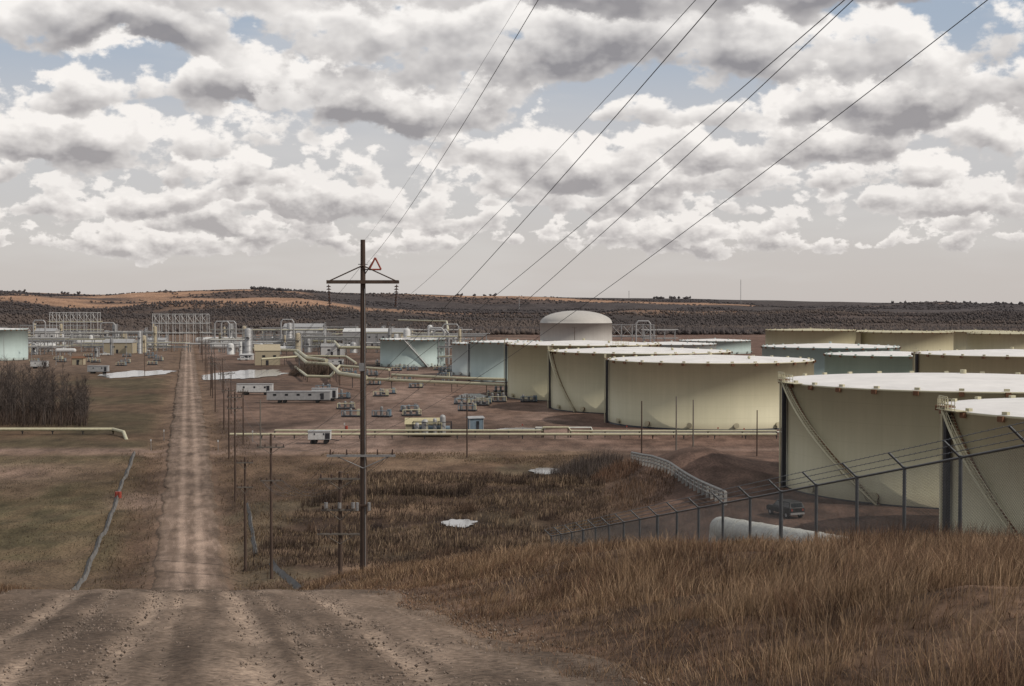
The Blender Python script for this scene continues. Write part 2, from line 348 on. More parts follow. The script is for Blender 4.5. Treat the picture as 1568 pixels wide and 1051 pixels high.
def clumps(y0,y1,dens,per,spread,w,hb):
    smin=3.3;smax=.62
    A=(y1-y0)*(smax*y1-smin)
    n=int(dens*A/per);y=y0+(y1-y0)*rng.random(n);s=smin+(smax*y1-smin)*rng.random(n);x=s-.228*y
    cl=fbm(x*.55,y*.55,210,4)
    k=(s<smax*y+1)&(rng.random(n)<np.clip((cl-.33)*3.6,.06,1)*(.12+.88*ss(3.4,6.0,s+(fbm(x*.5,y*.5,220,2)-.5)*2.6)))
    x=x[k];y=y[k];s=s[k];n=len(x)
    sz=(.5+.9*rng.random(n)**1.5)*(.45+1.1*fbm(x*.3,y*.3,230,3))
    kk=fbm(x*.4,y*.4,200,3)
    a=rng.choice(6,n,p=[.17,.25,.25,.08,.18,.07]);b=rng.choice(6,n,p=[.32,.2,.08,.33,.02,.05])
    base=np.where((rng.random(n)<np.clip((kk-.42)*5,0,1))[:,None],pal[b],pal[a])*(.65+.7*fbm(x*.9,y*.9,205,2))[:,None]
    m=per
    ox=rng.normal(0,1,(n,m));oy=rng.normal(0,1,(n,m));sp=(spread*(.6+sz))[:,None]
    X_=(x[:,None]+ox*sp).ravel();Y_=(y[:,None]+oy*sp).ravel()
    wind=(fbm(x*.7,y*.7,215,2)-.4)[:,None]*1.1
    dip=1-.45*ss(.10,.14,x/y)*(1-ss(.20,.23,x/y))*ss(16,22,y)
    hh=np.minimum((hb*sz*dip*(.25+.75*ss(3.6,8,s)))[:,None]*(.45+.85*rng.random((n,m))),.45)
    ldx=(ox*.30+wind).ravel();ldy=(oy*.30).ravel()
    cc=(base[:,None,:]*(.7+.6*rng.random((n,m,1)))).reshape(-1,3)
    keep=S(X_,Y_)>3.4
    return X_[keep],Y_[keep],hh.ravel()[keep],np.full(keep.sum(),w)*(.6+.8*rng.random(keep.sum())),cc[keep],ldx[keep],ldy[keep]
parts=[clumps(7,12,1700,26,.05,.0035,.46),clumps(12,18,1300,24,.06,.0045,.40),clumps(18,26,800,20,.075,.006,.34),clumps(26,38,420,16,.10,.009,.30),clumps(38,60,110,12,.18,.015,.34),clumps(60,95,36,8,.3,.026,.42)]
cat=[np.concatenate([p[i] for p in parts]) for i in range(7)]
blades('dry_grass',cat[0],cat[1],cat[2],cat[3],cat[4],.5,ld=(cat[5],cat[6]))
n=80000;y=8+60*rng.random(n)**1.3;s=3.7+.6*y*rng.random(n);x=s-.228*y
blades('thatch',x,y,.04+.08*rng.random(n),.003+.00035*y,pal[rng.choice([0,1,2,2,4,5],n)]*(.7+.5*rng.random((n,1))),1.8)
n=9000;y=13+20*rng.random(n);x=X(1290+400*rng.random(n),y);k=fbm(x*.6,y*.6,240,2)>.5;x=x[k];y=y[k]
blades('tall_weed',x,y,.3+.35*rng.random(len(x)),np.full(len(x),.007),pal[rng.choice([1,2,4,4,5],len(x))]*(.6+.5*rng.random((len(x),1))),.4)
n=420;y=9+6*rng.random(n);x=X(900+700*rng.random(n),y);k=S(x,y)>4.5;x=x[k];y=y[k];n=len(x)
blades('tall_weed',x,y,.3+.35*rng.random(n),np.full(n,.006),pal[rng.choice([0,1,3],n)],.5,tip=1.5)
n=14000;y=26+14*rng.random(n);s=-3.9-6*rng.random(n);x=s-.228*y
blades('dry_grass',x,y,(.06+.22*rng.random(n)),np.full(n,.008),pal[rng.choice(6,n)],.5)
def tufts(name,n,x0,x1,y0,y1,hh,ww,pl,thr=.45,ax=.05,ay=.3,sd=90,smin=4.5,cond=None):
    x=x0+(x1-x0)*rng.random(n);y=y0+(y1-y0)*rng.random(n)
    k=(fbm(x*ax,y*ay,sd,5)>thr)&(np.abs(S(x,y))>smin)
    for (cx,cy,a,bb,zz) in PONDS: k&=((x-cx)/a)**2+((y-cy)/bb)**2>1.25
    if cond is not None: k&=cond(x,y)
    x=x[k];y=y[k];n=len(x)
    c=pl[rng.choice(len(pl),n)]*(.7+.6*rng.random((n,1)))
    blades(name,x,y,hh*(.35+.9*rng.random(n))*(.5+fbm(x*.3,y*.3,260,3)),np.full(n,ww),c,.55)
dk=np.array([[.075,.052,.04],[.09,.062,.046],[.055,.04,.033],[.12,.085,.06]]);oc_=np.array([[.21,.155,.10],[.16,.113,.07],[.115,.08,.053]])
nop=lambda x,y:~((x>14)&(y>120))
tufts('marsh_reeds',24000,-30,13,155,232,.75,.07,dk,.49,.07,.17,cond=nop)
tufts('marsh_reeds',22000,-30,14,186,226,1.5,.07,dk*.8,.0,cond=lambda x,y:np.abs(y-(208+34*(fbm(x*.06,y*.02,270,3)-.5)))<(5*fbm(x*.15,y*.1,271,3)*(fbm(x*.2,y*.3,272,3)>.42)))
tufts('marsh_reeds',14000,-30,10,155,185,1.2,.07,dk*.85,.0,cond=lambda x,y:np.abs(y-(170+24*(fbm(x*.07,y*.02,280,3)-.5)))<(3.2*fbm(x*.15,y*.1,281,3)*(fbm(x*.25,y*.3,282,3)>.48)))
tufts('marsh_reeds',14000,-26,10,160,225,1.0,.08,np.array([[.26,.19,.125],[.20,.14,.095]]),.56,.1,.25,cond=nop)
tufts('prairie_grass',60000,-34,16,120,256,.35,.07,oc_,.46,.06,.2,95,cond=nop)
tufts('prairie_grass',24000,-95,-30,138,250,.2,.07,np.array([[.12,.095,.06],[.14,.103,.068],[.095,.08,.05]]),.45,.1,.1)
tufts('prairie_grass',16000,-70,-20,135,330,.45,.08,oc_*.8,.45,.2,.2,smin=4.6,cond=lambda x,y:np.abs(S(x,y))<12)
def brush(name,cx,cy,rx,ry_,n,hh,col,w=.06):
    a=rng.random(n)*6.283;r=np.sqrt(rng.random(n));x=cx+np.cos(a)*r*rx;y=cy+np.sin(a)*r*ry_
    k=(hh*(.35+.8*rng.random(n))*(1-.6*r**2)*(.5+fbm(x*.4,y*.4,250,3)))
    blades(name,x,y,k,np.full(n,w),np.array(col)[None]*(.6+.8*rng.random((n,1))),.65)
brush('willow_shrub',X(898,232),232,6,9,1700,3.4,(.085,.068,.06),.045)
brush('willow_shrub',X(945,222),222,4,8,900,2.2,(.15,.09,.06))
brush('willow_shrub',X(975,205),200,5,14,1500,1.4,(.14,.09,.06))
for i in range(26):
    yy_=random.uniform(160,228);xx_=random.uniform(-28,8);brush('willow_shrub',xx_,yy_,random.uniform(.8,2.2),random.uniform(.8,2),random.randint(60,200),random.uniform(.9,1.8),random.choice([(.08,.055,.045),(.06,.045,.04),(.13,.085,.06)]),.04)
brush('willow_shrub',X(480,555),555,9,25,1500,6,(.09,.065,.05),.12)
# ---------------- water
wm,nt,b=new_mat('pond_water');b.inputs['Base Color'].default_value=(.30,.30,.30,1);b.inputs['Roughness'].default_value=.15;b.inputs['IOR'].default_value=1.6
nn=nt.nodes.new('ShaderNodeTexNoise');nn.inputs['Scale'].default_value=1.5;bp=nt.nodes.new('ShaderNodeBump');bp.inputs['Strength'].default_value=.03
nt.links.new(nn.outputs[0],bp.inputs['Height']);nt.links.new(bp.outputs[0],b.inputs['Normal'])
for (cx,cy,a,bb,zz) in PONDS:
    m=MB();N_=60;vs=[]
    for i in range(N_):
        t=6.283*i/N_;k=1.0+1.0*(float(fbm(np.array([math.cos(t)*2.5+cx]),np.array([math.sin(t)*2.5]),5,4)[0])-.5)
        vs.append((math.cos(t)*a*k,math.sin(t)*bb*k,0))
    m.add(vs,[tuple(range(N_))],0);m.obj('pond',[wm],(cx,cy,zz-.28))
# ---------------- tanks
def tank(px_left,d,D,zt_py,zb,wall,name='storage_tank',roof=.045,stair=None,dome=0,seg=96,detail=True,pillar=True,cx=None,roofm=None,rimk=5.0):
    R=D/2
    ul=(px_left-CX)/F
    if cx is None: cx=ul*d+R*math.sqrt(1+ul*ul)
    zt=-(zt_py-HOR)/F*d
    Ht=zt-zb
    m=MB()
    rings=[(R+.15,-1.2),(R+.15,.12),(R,.13),(R,Ht-.25),(R+.12,Ht-.24),(R+.12,Ht),(R-.02,Ht+.02)]
    mis=[3,3,0,0,0,1]
    if dome:
        for k in range(1,9):
            a=k/8*math.pi/2; rings.append((max((R-.02)*math.cos(a)*1.0,.01),Ht+.02+dome*math.sin(a)));mis.append(0 if dome>3 else 1)
    else:
        rings+= [(R*.66,Ht+.02+R*roof*.38),(R*.33,Ht+R*roof*.72),(.01,Ht+R*roof)];mis+=[1,1,1]
    m.rev(rings,0,seg,(0,0,0),mis)
    if detail:
        nb=int(2*math.pi*R/rimk)
        for i in range(nb):
            a=2*math.pi*(i+.3)/nb;c,s_=math.cos(a),math.sin(a)
            m.box((c*(R+.3),s_*(R+.3),Ht-.32),(.35,.6,.5),2,a)
            m.box((c*(R-.35),s_*(R-.35),Ht+.18),(.4,.6,.28),0,a)
        for i in range(7):
            a=-math.pi/2+(i-3)*.42+.1;c,s_=math.cos(a),math.sin(a)
            m.cyl((c*R,s_*R,.9),(c*(R+.5),s_*(R+.5),.9),.45,2 if i%2 else 0,12)
            m.cyl((c*(R+.5),s_*(R+.5),.9),(c*(R+.6),s_*(R+.6),.9),.58,0,12)
        m.cyl((0,0,Ht+R*roof-.1),(0,0,Ht+R*roof+.5),.4,0,10);m.sphere((R*.3,-R*.5,Ht+R*roof*.5+.3),.35,0)
    if stair:
        a0,a1=map(math.radians,stair)
        nst=int(Ht/.28);prev=None
        for i in range(nst+1):
            f=i/nst;a=a0+(a1-a0)*f;c,s_=math.cos(a),math.sin(a);z=Ht*f
            m.box((c*(R+.5),s_*(R+.5),z),(.85,.32,.05),4,a)
            cur=[Vector((c*(R+.95),s_*(R+.95),z+k)) for k in(0,.55,1.05)]+[Vector((c*(R+.08),s_*(R+.08),z))]
            if prev:
                m.cyl(prev[0],cur[0],.15,4,4);m.cyl(prev[3],cur[3],.11,2,4);m.cyl(prev[1],cur[1],.035,4,4);m.cyl(prev[2],cur[2],.045,4,4)
            if i%4==0: m.cyl(cur[0],cur[2],.035,4,4)
            if i%10==5: m.cyl(cur[0],(c*R,s_*R,z-1.1),.05,4,4)
            prev=cur
        a=a1+(.06 if a1<a0 else -.06)
        for k in range(-3,4):
            aa=a+k*.035;c,s_=math.cos(aa),math.sin(aa)
            m.box((c*(R+.55),s_*(R+.55),Ht+.05),(1.2,R*.036,.08),4,aa)
            m.cyl((c*(R+1.1),s_*(R+1.1),Ht),(c*(R+1.1),s_*(R+1.1),Ht+1.15),.04,4,4)
            if k<3:
                c2,s2=math.cos(aa+.035),math.sin(aa+.035)
                for zz in(.6,1.15): m.cyl((c*(R+1.1),s_*(R+1.1),Ht+zz),(c2*(R+1.1),s2*(R+1.1),Ht+zz),.04,4,4)
    if pillar:
        a=math.radians(-176);c,s_=math.cos(a),math.sin(a)
        m.box((c*(R+.45),s_*(R+.45),Ht/2-.2),(.45,.8,Ht),3,a)
        m.cyl((c*(R+.95),s_*(R+.95),-.3),(c*(R+.95),s_*(R+.95),Ht+.3),.11,4,8)
        for k in range(5):
            aa=a+(k-2)*.03;cc,sc=math.cos(aa),math.sin(aa)
            m.cyl((cc*(R+.9),sc*(R+.9),Ht),(cc*(R+.9),sc*(R+.9),Ht+1.3),.05,4,4)
        m.cyl((math.cos(a-.06)*(R+.9),math.sin(a-.06)*(R+.9),Ht+1.3),(math.cos(a+.06)*(R+.9),math.sin(a+.06)*(R+.9),Ht+1.3),.05,4,4)
        m.box((c*(R+.5),s_*(R+.5),Ht+.3),(1.1,1.8,.12),2,a)
    return m.obj(name,[wall,roofm or ROOF,RUST,DARK,CREAM if wall in(CREAM,CREAM2) else WHITE],(cx,d,zb))
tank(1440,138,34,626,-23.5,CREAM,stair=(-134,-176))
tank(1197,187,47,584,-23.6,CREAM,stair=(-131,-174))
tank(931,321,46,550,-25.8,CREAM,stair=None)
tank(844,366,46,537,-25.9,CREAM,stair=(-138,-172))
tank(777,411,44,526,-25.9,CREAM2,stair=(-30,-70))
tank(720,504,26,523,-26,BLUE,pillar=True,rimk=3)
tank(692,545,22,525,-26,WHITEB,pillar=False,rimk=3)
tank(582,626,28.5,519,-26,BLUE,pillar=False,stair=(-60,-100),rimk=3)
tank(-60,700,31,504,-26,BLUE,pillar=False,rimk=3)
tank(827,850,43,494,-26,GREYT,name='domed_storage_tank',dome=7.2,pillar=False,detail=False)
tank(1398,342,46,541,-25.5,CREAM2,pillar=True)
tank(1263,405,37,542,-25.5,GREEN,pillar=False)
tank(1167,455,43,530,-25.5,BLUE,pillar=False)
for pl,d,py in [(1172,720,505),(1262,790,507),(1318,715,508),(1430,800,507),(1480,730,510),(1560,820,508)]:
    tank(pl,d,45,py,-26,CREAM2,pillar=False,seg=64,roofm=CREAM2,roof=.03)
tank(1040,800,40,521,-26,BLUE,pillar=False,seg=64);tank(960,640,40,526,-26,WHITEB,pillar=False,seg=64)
# ---------------- utility poles
def insul(m,p,q,mi=1,n=7,r=.11):
    p=Vector(p);q=Vector(q);m.cyl(p,q,.03,mi,6)
    for i in range(n):
        c=p.lerp(q,(i+.6)/n);m.cyl(c-Vector((0,0,.05)),c+Vector((0,0,.03)),r,mi,10,r*.45)
PD=90.0;b0=W(557,889,PD);top=W(557,367,PD)
hz=top.z-b0.z
m=MB();m.cyl((0,0,-1),(0,0,hz),.25,0,14,.15)
k=PD/F
def zp(py): return (889-py)*k
m.box((0,-.25,zp(430)),(110*k,.16,.22),0);m.box((0,.2,zp(430)),(110*k,.1,.18),0)
m.cyl((-50*k,-.2,zp(428)),(0,-.2,zp(405)),.045,0,6);m.cyl((50*k,-.2,zp(428)),(0,-.2,zp(405)),.045,0,6)
for sx in(-1,1):
    insul(m,(sx*52*k,-.25,zp(434)),(sx*50*k,-.25,zp(468)),1,8,.17)
m.cyl((-.3,0,zp(403)),(.3,0,zp(403)),.03,2,6)
T=[(10*k,-.1,zp(411)),(28*k,-.1,zp(411)),(19*k,-.1,zp(393))]
for a_,b_ in((0,1),(1,2),(2,0)): m.cyl(T[a_],T[b_],.06,3,6)
m.cyl((0,-.1,zp(411)),(28*k,-.1,zp(411)),.04,0,6);m.cyl((-1*k,-.1,zp(425)),T[2],.035,0,6)
m.box((-3*k,-.25,zp(696)),(105*k,.12,.14),2,0);m.cyl((-45*k,-.2,zp(695)),(0,-.2,zp(715)),.03,2,5);m.cyl((45*k,-.2,zp(695)),(0,-.2,zp(715)),.03,2,5)
for sx in(-50,-25,22,45): m.cyl((sx*k,-.25,zp(695)),(sx*k,-.25,zp(686)),.06,1,8,.03)
m.box((-2*k,-.22,zp(560)),(.3,.2,.5),2);m.cyl((.12,-.24,-.5),(.12,-.17,zp(440)),.025,2,5)
m.box((0,-.24,zp(772)),(22*k,.1,.12),0)
for sx in (-1,1): m.cyl((sx*9*k,-.25,zp(768)),(sx*9*k,-.25,zp(780)),.10,2,10)
m.obj('transmission_pole',[WOOD,GLASSY,STEEL,REDM],(b0.x,PD,b0.z))
def pole(px,d,toppy,arms=((.6,2.4),),lean=0,transf=0,mt=WOOD,name='utility_pole',r=.15):
    x=X(px,d);z0=H(x,d);zt=W(px,toppy,d).z;hh=zt-z0
    m=MB();m.cyl((0,0,-.6),(lean,0,hh),r*1.15,0,10,r*.8)
    for dz,w in arms:
        m.box((lean,-.18,hh-dz),(w,.11,.13),2);m.cyl((lean-w*.35,-.15,hh-dz),(lean,-.15,hh-dz-.7),.03,2,5);m.cyl((lean+w*.35,-.15,hh-dz),(lean,-.15,hh-dz-.7),.03,2,5)
        for f in(-.46,-.2,.2,.46): m.cyl((lean+w*f,-.18,hh-dz+.06),(lean+w*f,-.18,hh-dz+.32),.07,1,8,.04)
    for i in range(transf):
        xx=(i-(transf-1)/2)*.95
        m.cyl((xx,-.35,hh-2.55),(xx,-.35,hh-2.15),.13,3,10);m.cyl((xx,-.35,hh-2.15),(xx,-.35,hh-1.95),.04,1,8);m.cyl((xx,-.35,hh-2.5),(xx,-.1,hh-2.9),.03,2,5)
    m.obj(name,[mt,GLASSY,WOODL,STEEL],(x,d,z0));return Vector((x,d,zt))
p520=pole(520,100,722,((.5,2.9),(2.7,2.6),(4.4,3.2)),0,3)
p413=pole(414,148,664,((1.4,2.9),(4.9,2.2)),0,0)
p373=pole(374,156,700,((.6,1.8),(3.3,1.8)))
p359=pole(359,206,600,((.8,2.2),(2.4,2.2)),r=.14)
prev_poles=[]
for i,d in enumerate(range(250,1150,52)):
    prev_poles.append(pole(287+F*(7.2+.5*math.sin(i*2))/d,d,HOR-(-14.2+math.sin(i)*.5)/d*F,((.5,2.4),(1.9,2.2))if i%2 else ((.5,2.4),),r=.14))
for i,d in enumerate([270,345,430,560,700]): pole(287+F*(10.5)/d,d,HOR+15.5/d*F,((.6,2),),r=.13)
for px,d,py in [(262,820,455),(221,560,520),(715,250,604),(983,250,614),(1036,252,607),(1062,250,612),(1160,246,628),(398,262,612),(322,420,545),(337,500,560),(880,560,500),(1005,700,487),(640,700,497)]:
    pole(px,d,py,((.5,2.0),) if px in(715,262,880) else (),r=.13 if px<1100 else .11,mt=WOODL if px in(1036,1062,398) else WOOD)
# ---------------- wires
def wirepts(pts,r,name='power_line'):
    cu=bpy.data.curves.new(name,'CURVE');cu.dimensions='3D';cu.bevel_depth=r;cu.bevel_resolution=1
    sp=cu.splines.new('POLY');sp.points.add(len(pts)-1)
    for i,p in enumerate(pts): sp.points[i].co=(*p,1)
    cu.materials.append(WIRE);o=bpy.data.objects.new(name,cu);scene.collection.objects.link(o)
def overhead(P0,pxt,y2,pmid=None,sag=.5,r=.012):
    P2=W(pxt,0,y2);mx=(P2.x-P0.x)/(P0.y-y2)
    if pmid:
        um=(pmid[0]-CX)/F
        y1=(P0.x+mx*P0.y)/(um+mx);z1=W(pmid[0],pmid[1],y1).z
    else:
        y1=(P0.y+y2)/2;z1=(P0.z+P2.z)/2-sag
    co=np.polyfit([P0.y,y1,y2],[P0.z,z1,P2.z],2)
    pts=[]
    for y in np.linspace(P0.y,-20,90): pts.append((P0.x+mx*(P0.y-y),y,float(np.polyval(co,y))))
    wirepts(pts,r)
overhead(W(557,369,PD),797,30,None,.3,.004)
overhead(W(562,403,PD),824,30,None,.4,.009)
overhead(W(609,466,PD),1065,30,None,.4,.008)
A=p413+Vector((0,0,-1.3))
overhead(A+Vector((-1.2,0,0)),1097,20,(700,450),r=.0075)
overhead(A+Vector((-.4,0,0)),1293,20,(762,450),r=.007)
overhead(A+Vector((.5,0,0)),1306,20,(818,450),r=.007)
overhead(A+Vector((1.3,0,0)),1512,20,(918,450),r=.007)
def span(a,b,sag,r=.012,n=24):
    a=Vector(a);b=Vector(b);wirepts([tuple(a.lerp(b,i/n)-Vector((0,0,4*sag*(i/n)*(1-i/n)))) for i in range(n+1)],r)
for dx in(-1.3,0,1.3):
    span(p413+Vector((dx,0,-1.1)),p359+Vector((dx*.8,0,-.5)),1.2)
    span(p359+Vector((dx*.8,0,-.5)),prev_poles[0]+Vector((dx*.8,0,-.3)),.8)
    span(p520+Vector((dx,0,-.3)),p413+Vector((dx*.8,0,-4.8)),1.6,.012)
    span(W(555+dx*38,466 if dx else 405,PD),prev_poles[2]+Vector((dx,0,2)),6,.010,40)
    span(W(557+dx*35,690,PD),p520+Vector((dx,0,0)),.5,.01)
    span(W(557+dx*35,690,PD),p413+Vector((dx*.8,0,-4.8)),2.0,.012)
for a_,b_ in zip(prev_poles[:-1],prev_poles[1:]):
    for dx in(-1.1,.0,1.1): span(a_+Vector((dx,0,-.2)),b_+Vector((dx,0,-.2)),.9,.014,10)
# ---------------- chain-link fence
m=MB()
fx=lambda y:10.8-.16*(y-30)
def frail(y): return -2.93-.198*(y-30)
yy=[];y=15.0
while y<84: yy.append(y);y+=2.96
T_=[Vector((fx(y),y,frail(y))) for y in yy]
for i,p in enumerate(T_):
    th=.065 if i%5==0 else .048
    m.cyl((p.x,p.y,p.z-3.1),p+Vector((0,0,.05)),th,0,8)
    e=p+Vector((-.42,-.05,.40));m.cyl(p,e,.032,0,6)
    if i:
        q=T_[i-1];m.cyl(q,p,.033,0,6)
        for k in(.33,.66,1.0):
            m.cyl(q+Vector((-.42,-.05,.40))*k,p+Vector((-.42,-.05,.40))*k,.009,0,4)
            for f in range(1,10): # barbs
                c=q.lerp(p,f/10)+Vector((-.42,-.05,.40))*k;m.cyl(c-Vector((.02,0,.03)),c+Vector((.02,0,.03)),.006,0,3)
        m.cyl(q-Vector((0,0,2.3)),p-Vector((0,0,2.3)),.008,0,4)
        L_=(p-q).length;nd=int(L_/.075);HF=2.3
        for j in range(nd):
            for sg in(1,-1):
                f0=j/nd;f1=f0+sg*HF/L_
                a_=q.lerp(p,f0);h1=HF
                if f1>1: h1=HF*(1-f0)/(f1-f0);f1=1
                if f1<0: h1=HF*f0/(f0-f1);f1=0
                b_=q.lerp(p,f1)
                m.cyl(a_-Vector((0,0,HF)),b_-Vector((0,0,HF-h1)),.0032,1,3,caps=False)
        for j in range(int(HF/.075)):
            hh=j*.075
            m.cyl(q-Vector((0,0,HF-hh)),q.lerp(p,min(1,(HF-hh)/L_)),.0032,1,3,caps=False)
            m.cyl(p-Vector((0,0,HF-hh)),p.lerp(q,min(1,(HF-hh)/L_)),.0032,1,3,caps=False)
m.obj('chain_link_fence',[FENCEM,FENCEM])
# ---------------- silt fences, retaining barrier, culvert pipe
def strip(name,pts,hh,mt,lean=.25,post=3):
    m=MB()
    P=[];
    for (a,b_) in zip(pts[:-1],pts[1:]):
        n=max(2,int((Vector(b_)-Vector(a)).length/1.5))
        for i in range(n): P.append(Vector(a).lerp(Vector(b_),i/n))
    P.append(Vector(pts[-1]))
    P=[Vector((p.x+.10*math.sin(p.y*.11)+.05*math.sin(p.y*.5),p.y,0)) for p in P]
    P=[Vector((p.x,p.y,H(p.x,p.y))) for p in P]
    hs=[hh*(.85+.12*math.sin(i*.8)*math.sin(i*.37+1)) for i in range(len(P))]
    for i,(p,q) in enumerate(zip(P[:-1],P[1:])):
        m.add([p+Vector((-.2,0,-.25)),q+Vector((-.2,0,-.25)),q+Vector((lean,0,hs[i+1])),p+Vector((lean,0,hs[i]))],[(0,1,2,3)],0,True)
        m.add([p+Vector((lean+.02,0,hs[i])),q+Vector((lean+.02,0,hs[i+1])),q+Vector((lean+.3,0,-.25)),p+Vector((lean+.3,0,-.25))],[(0,1,2,3)],0,True)
        if i%post==0: m.cyl(p+Vector((lean+.1,0,-.2)),p+Vector((lean+.1,0,hh+.25)),.035,1,5)
    m.obj(name,[mt,WOODL])
strip('silt_fence',[(-11.8-.228*136,136,0),(-10.9-.228*190,190,0),(-10.2-.228*256,256,0)],.6,CLOTH,.4)
strip('silt_fence',[(10.5-.228*139,139,0),(9-.228*158,158,0)],.6,CLOTH,.5)
strip('silt_fence',[(7.5-.228*162,162,0),(8-.228*200,200,0)],.45,CLOTH,.3)
m=MB();a=Vector((X(968,228),228,0));b_=Vector((X(1112,172),172,0));n=26
zt=lambda v:max(H(v.x,v.y)+.2,-26.2+ (a.y-v.y)/(a.y-b_.y)*1.6)
for i in range(n+1):
    p=a.lerp(b_,i/n);q=a.lerp(b_,min(1,(i+1)/n))
    P=Vector((p.x,p.y,zt(p)));Qv=Vector((q.x,q.y,zt(q)))
    m.box(P+Vector((0,0,.5)),(.35,.35,1.9),0)
    if i<n:
        for hh in(.45,.95,1.35):
            m.cyl(P+Vector((0,0,hh)),Qv+Vector((0,0,hh)),.11,0,4)
        m.cyl(P+Vector((0,.05,1.45)),Qv+Vector((0,.05,1.45)),.16,0,4)
m.obj('retaining_barrier',[CONC])
m=MB();p0=W(1104,797,150);p1=W(1275,846,126)
p0.z=H(p0.x,p0.y)+1.7;p1.z=H(p1.x,p1.y)+2.2
PR=1.2
m.cyl(p0,p1,PR,0,32);dr=(p1-p0).normalized()
for k in range(7): m.cyl(p0+dr*(1.2+k*4.2),p0+dr*(1.35+k*4.2),PR+.05,0,32)
m.sphere(p0,PR,0,32,14)
m.cyl(p0,p0+Vector((-.2,0,-2.6)),PR-.02,0,32)
for k in range(4): q=p0+dr*(2.5+k*7);m.box((q.x,q.y,q.z-1.9),(2.4,.6,2.0),1)
m.obj('white_pipeline',[PIPEW,CONC])
# ---------------- pipelines
def pipeline(pts,r,mt,name='pipeline',sup=6,base=-26):
    m=MB();m.pipe(pts,r,0,10)
    for a,b_ in zip(pts[:-1],pts[1:]):
        a=Vector(a);b_=Vector(b_);L_=(b_-a).length;n=max(1,int(L_/sup))
        if abs(a.z-b_.z)>1: continue
        for i in range(n+1):
            q=a.lerp(b_,i/n);hgt=q.z-base
            if hgt>.3:
                m.box((q.x,q.y,base+hgt/2-r*.5),(.18,.18,max(hgt-r,.1)),1);m.box((q.x,q.y,q.z-r-.06),(.25,r*3,.12),1)
    m.obj(name,[mt,DARK])
pipeline([(X(350,280),280,-25.1),(X(1000,280),280,-25.1),(X(1190,280),280,-25.1)],.26,PIPEY)
pipeline([(X(420,283),283,-24.6),(X(830,283),283,-24.6),(X(832,283),283,-24.0),(X(870,283),283,-24.0),(X(874,283),283,-24.7),(X(1190,283),283,-24.7)],.2,PIPEY)
pipeline([(X(820,286),286,-24.3),(X(905,286),286,-24.3),(X(908,286),286,-25.2),(X(1200,286),286,-25.2)],.17,PIPEW)
pipeline([(X(-60,290),290,-25.0),(X(172,290),290,-25.0),(X(188,286),286,-25.2),(X(193,280),280,-26.4)],.36,PIPEY)
def Wz(px,py,z): d=-z*F/(py-HOR);return (X(px,d),d,z)
for L_ in [[(388,534,-21),(456,537,-21),(470,548,-21),(500,552,-21)],[(452,540,-22),(470,556,-22),(505,558,-22),(520,572,-22),(560,578,-22)],
           [(452,562,-24),(470,576,-24),(505,577,-24),(520,560,-22.5),(596,566,-22.5)],[(470,522,-20),(512,523,-20),(520,532,-20),(588,533,-20)],
           [(560,580,-23.2),(640,584,-23.2),(745,588,-23.2),(835,592,-23.2)],[(600,574,-23.2),(700,579,-23.2),(775,581,-23.2)],[(475,505,-16),(590,506,-16)],[(610,490,-12),(684,492,-12),(686,505,-13)],
           [(400,550,-23),(470,545,-22),(530,546,-22),(545,556,-23)]]:
    pipeline([Wz(*p) for p in L_],.72 if L_[0][2]>-23 else .48,PIPEY,sup=10)
# ---------------- buildings & yard items
def building(px,d,w,dep,hh,wall,roof,name,gable=.25,rz=0,doors=1,wins=2,base=None):
    x=X(px,d);z=H(x,d) if base is None else base;m=MB()
    m.box((0,0,hh/2-.2),(w,dep,hh+.4),0)
    if gable:
        g=gable*dep;o=.3
        vs=[(-w/2-o,-dep/2-o,hh-.02),(w/2+o,-dep/2-o,hh-.02),(w/2+o,0,hh+g),(-w/2-o,0,hh+g),(-w/2-o,dep/2+o,hh-.02),(w/2+o,dep/2+o,hh-.02)]
        m.add(vs,[(0,1,2,3),(3,2,5,4),(0,3,4),(1,5,2),(0,4,5,1)],1)
    else: m.box((0,0,hh+.12),(w+.3,dep+.3,.24),1)
    for i in range(doors):
        xx=-w/2+w*(i+.5)/doors*.9+.4;m.box((xx,-dep/2-.03,min(1.1,hh*.4)),(min(1.2,w*.2),.1,min(2.2,hh*.75)),2)
    for i in range(wins):
        xx=-w/2+w*(i+.8)/(wins+.3);m.box((xx,-dep/2-.04,hh*.62),(min(1.3,w*.14),.1,min(.9,hh*.25)),3)
    for sx in(-1,1): m.box((sx*w/2,-dep/2,hh/2),(.14,.14,hh),1)
    m.obj(name,[wall,roof,DARK,GLASS],(x,d,z),rz)
building(648,292,7.0,5,2.2,BEIGE,YROOF,'equipment_shed',.22,.05,2,2)
building(727,300,3.0,2.6,2.6,BLUEP,LGREY,'control_kiosk',.15,.3,1,1)
building(409,640,11,9,6.5,BEIGE,BEIGE,'process_building',.3,.2,1,2)
building(466,1000,27,16,12,WHITE,LGREY,'process_building',.15,0,3,5)
building(566,960,34,18,9.5,LGREY,WHITE,'process_building',.12,0,4,7)
building(610,940,12,14,9.2,BEIGE,LGREY,'process_building',.2,0,1,3)
building(22,1050,20,12,8,BEIGE,LGREY,'process_building',.2,.1,2,3);building(72,1000,14,10,9,WHITE,LGREY,'process_building',.2,0,1,3)
building(378,700,6,4,2.6,WHITE,WHITE,'site_office',.1,0,1,2);building(415,640,7,4,2.6,WHITE,WHITE,'site_office',.1,0,1,2)
building(184,800,16,10,6,BEIGE,LGREY,'process_building',.2,0,1,2);building(120,640,5,4,3,BEIGE,RUST,'equipment_shed',.2,0,1,1)
building(30,820,14,8,5,BEIGE,LGREY,'process_building',.2,0,1,2);building(240,900,12,8,5,WHITE,LGREY,'process_building',.2,0,1,2);building(510,760,12,8,5,WHITE,LGREY,'process_building',.2,0,1,2)
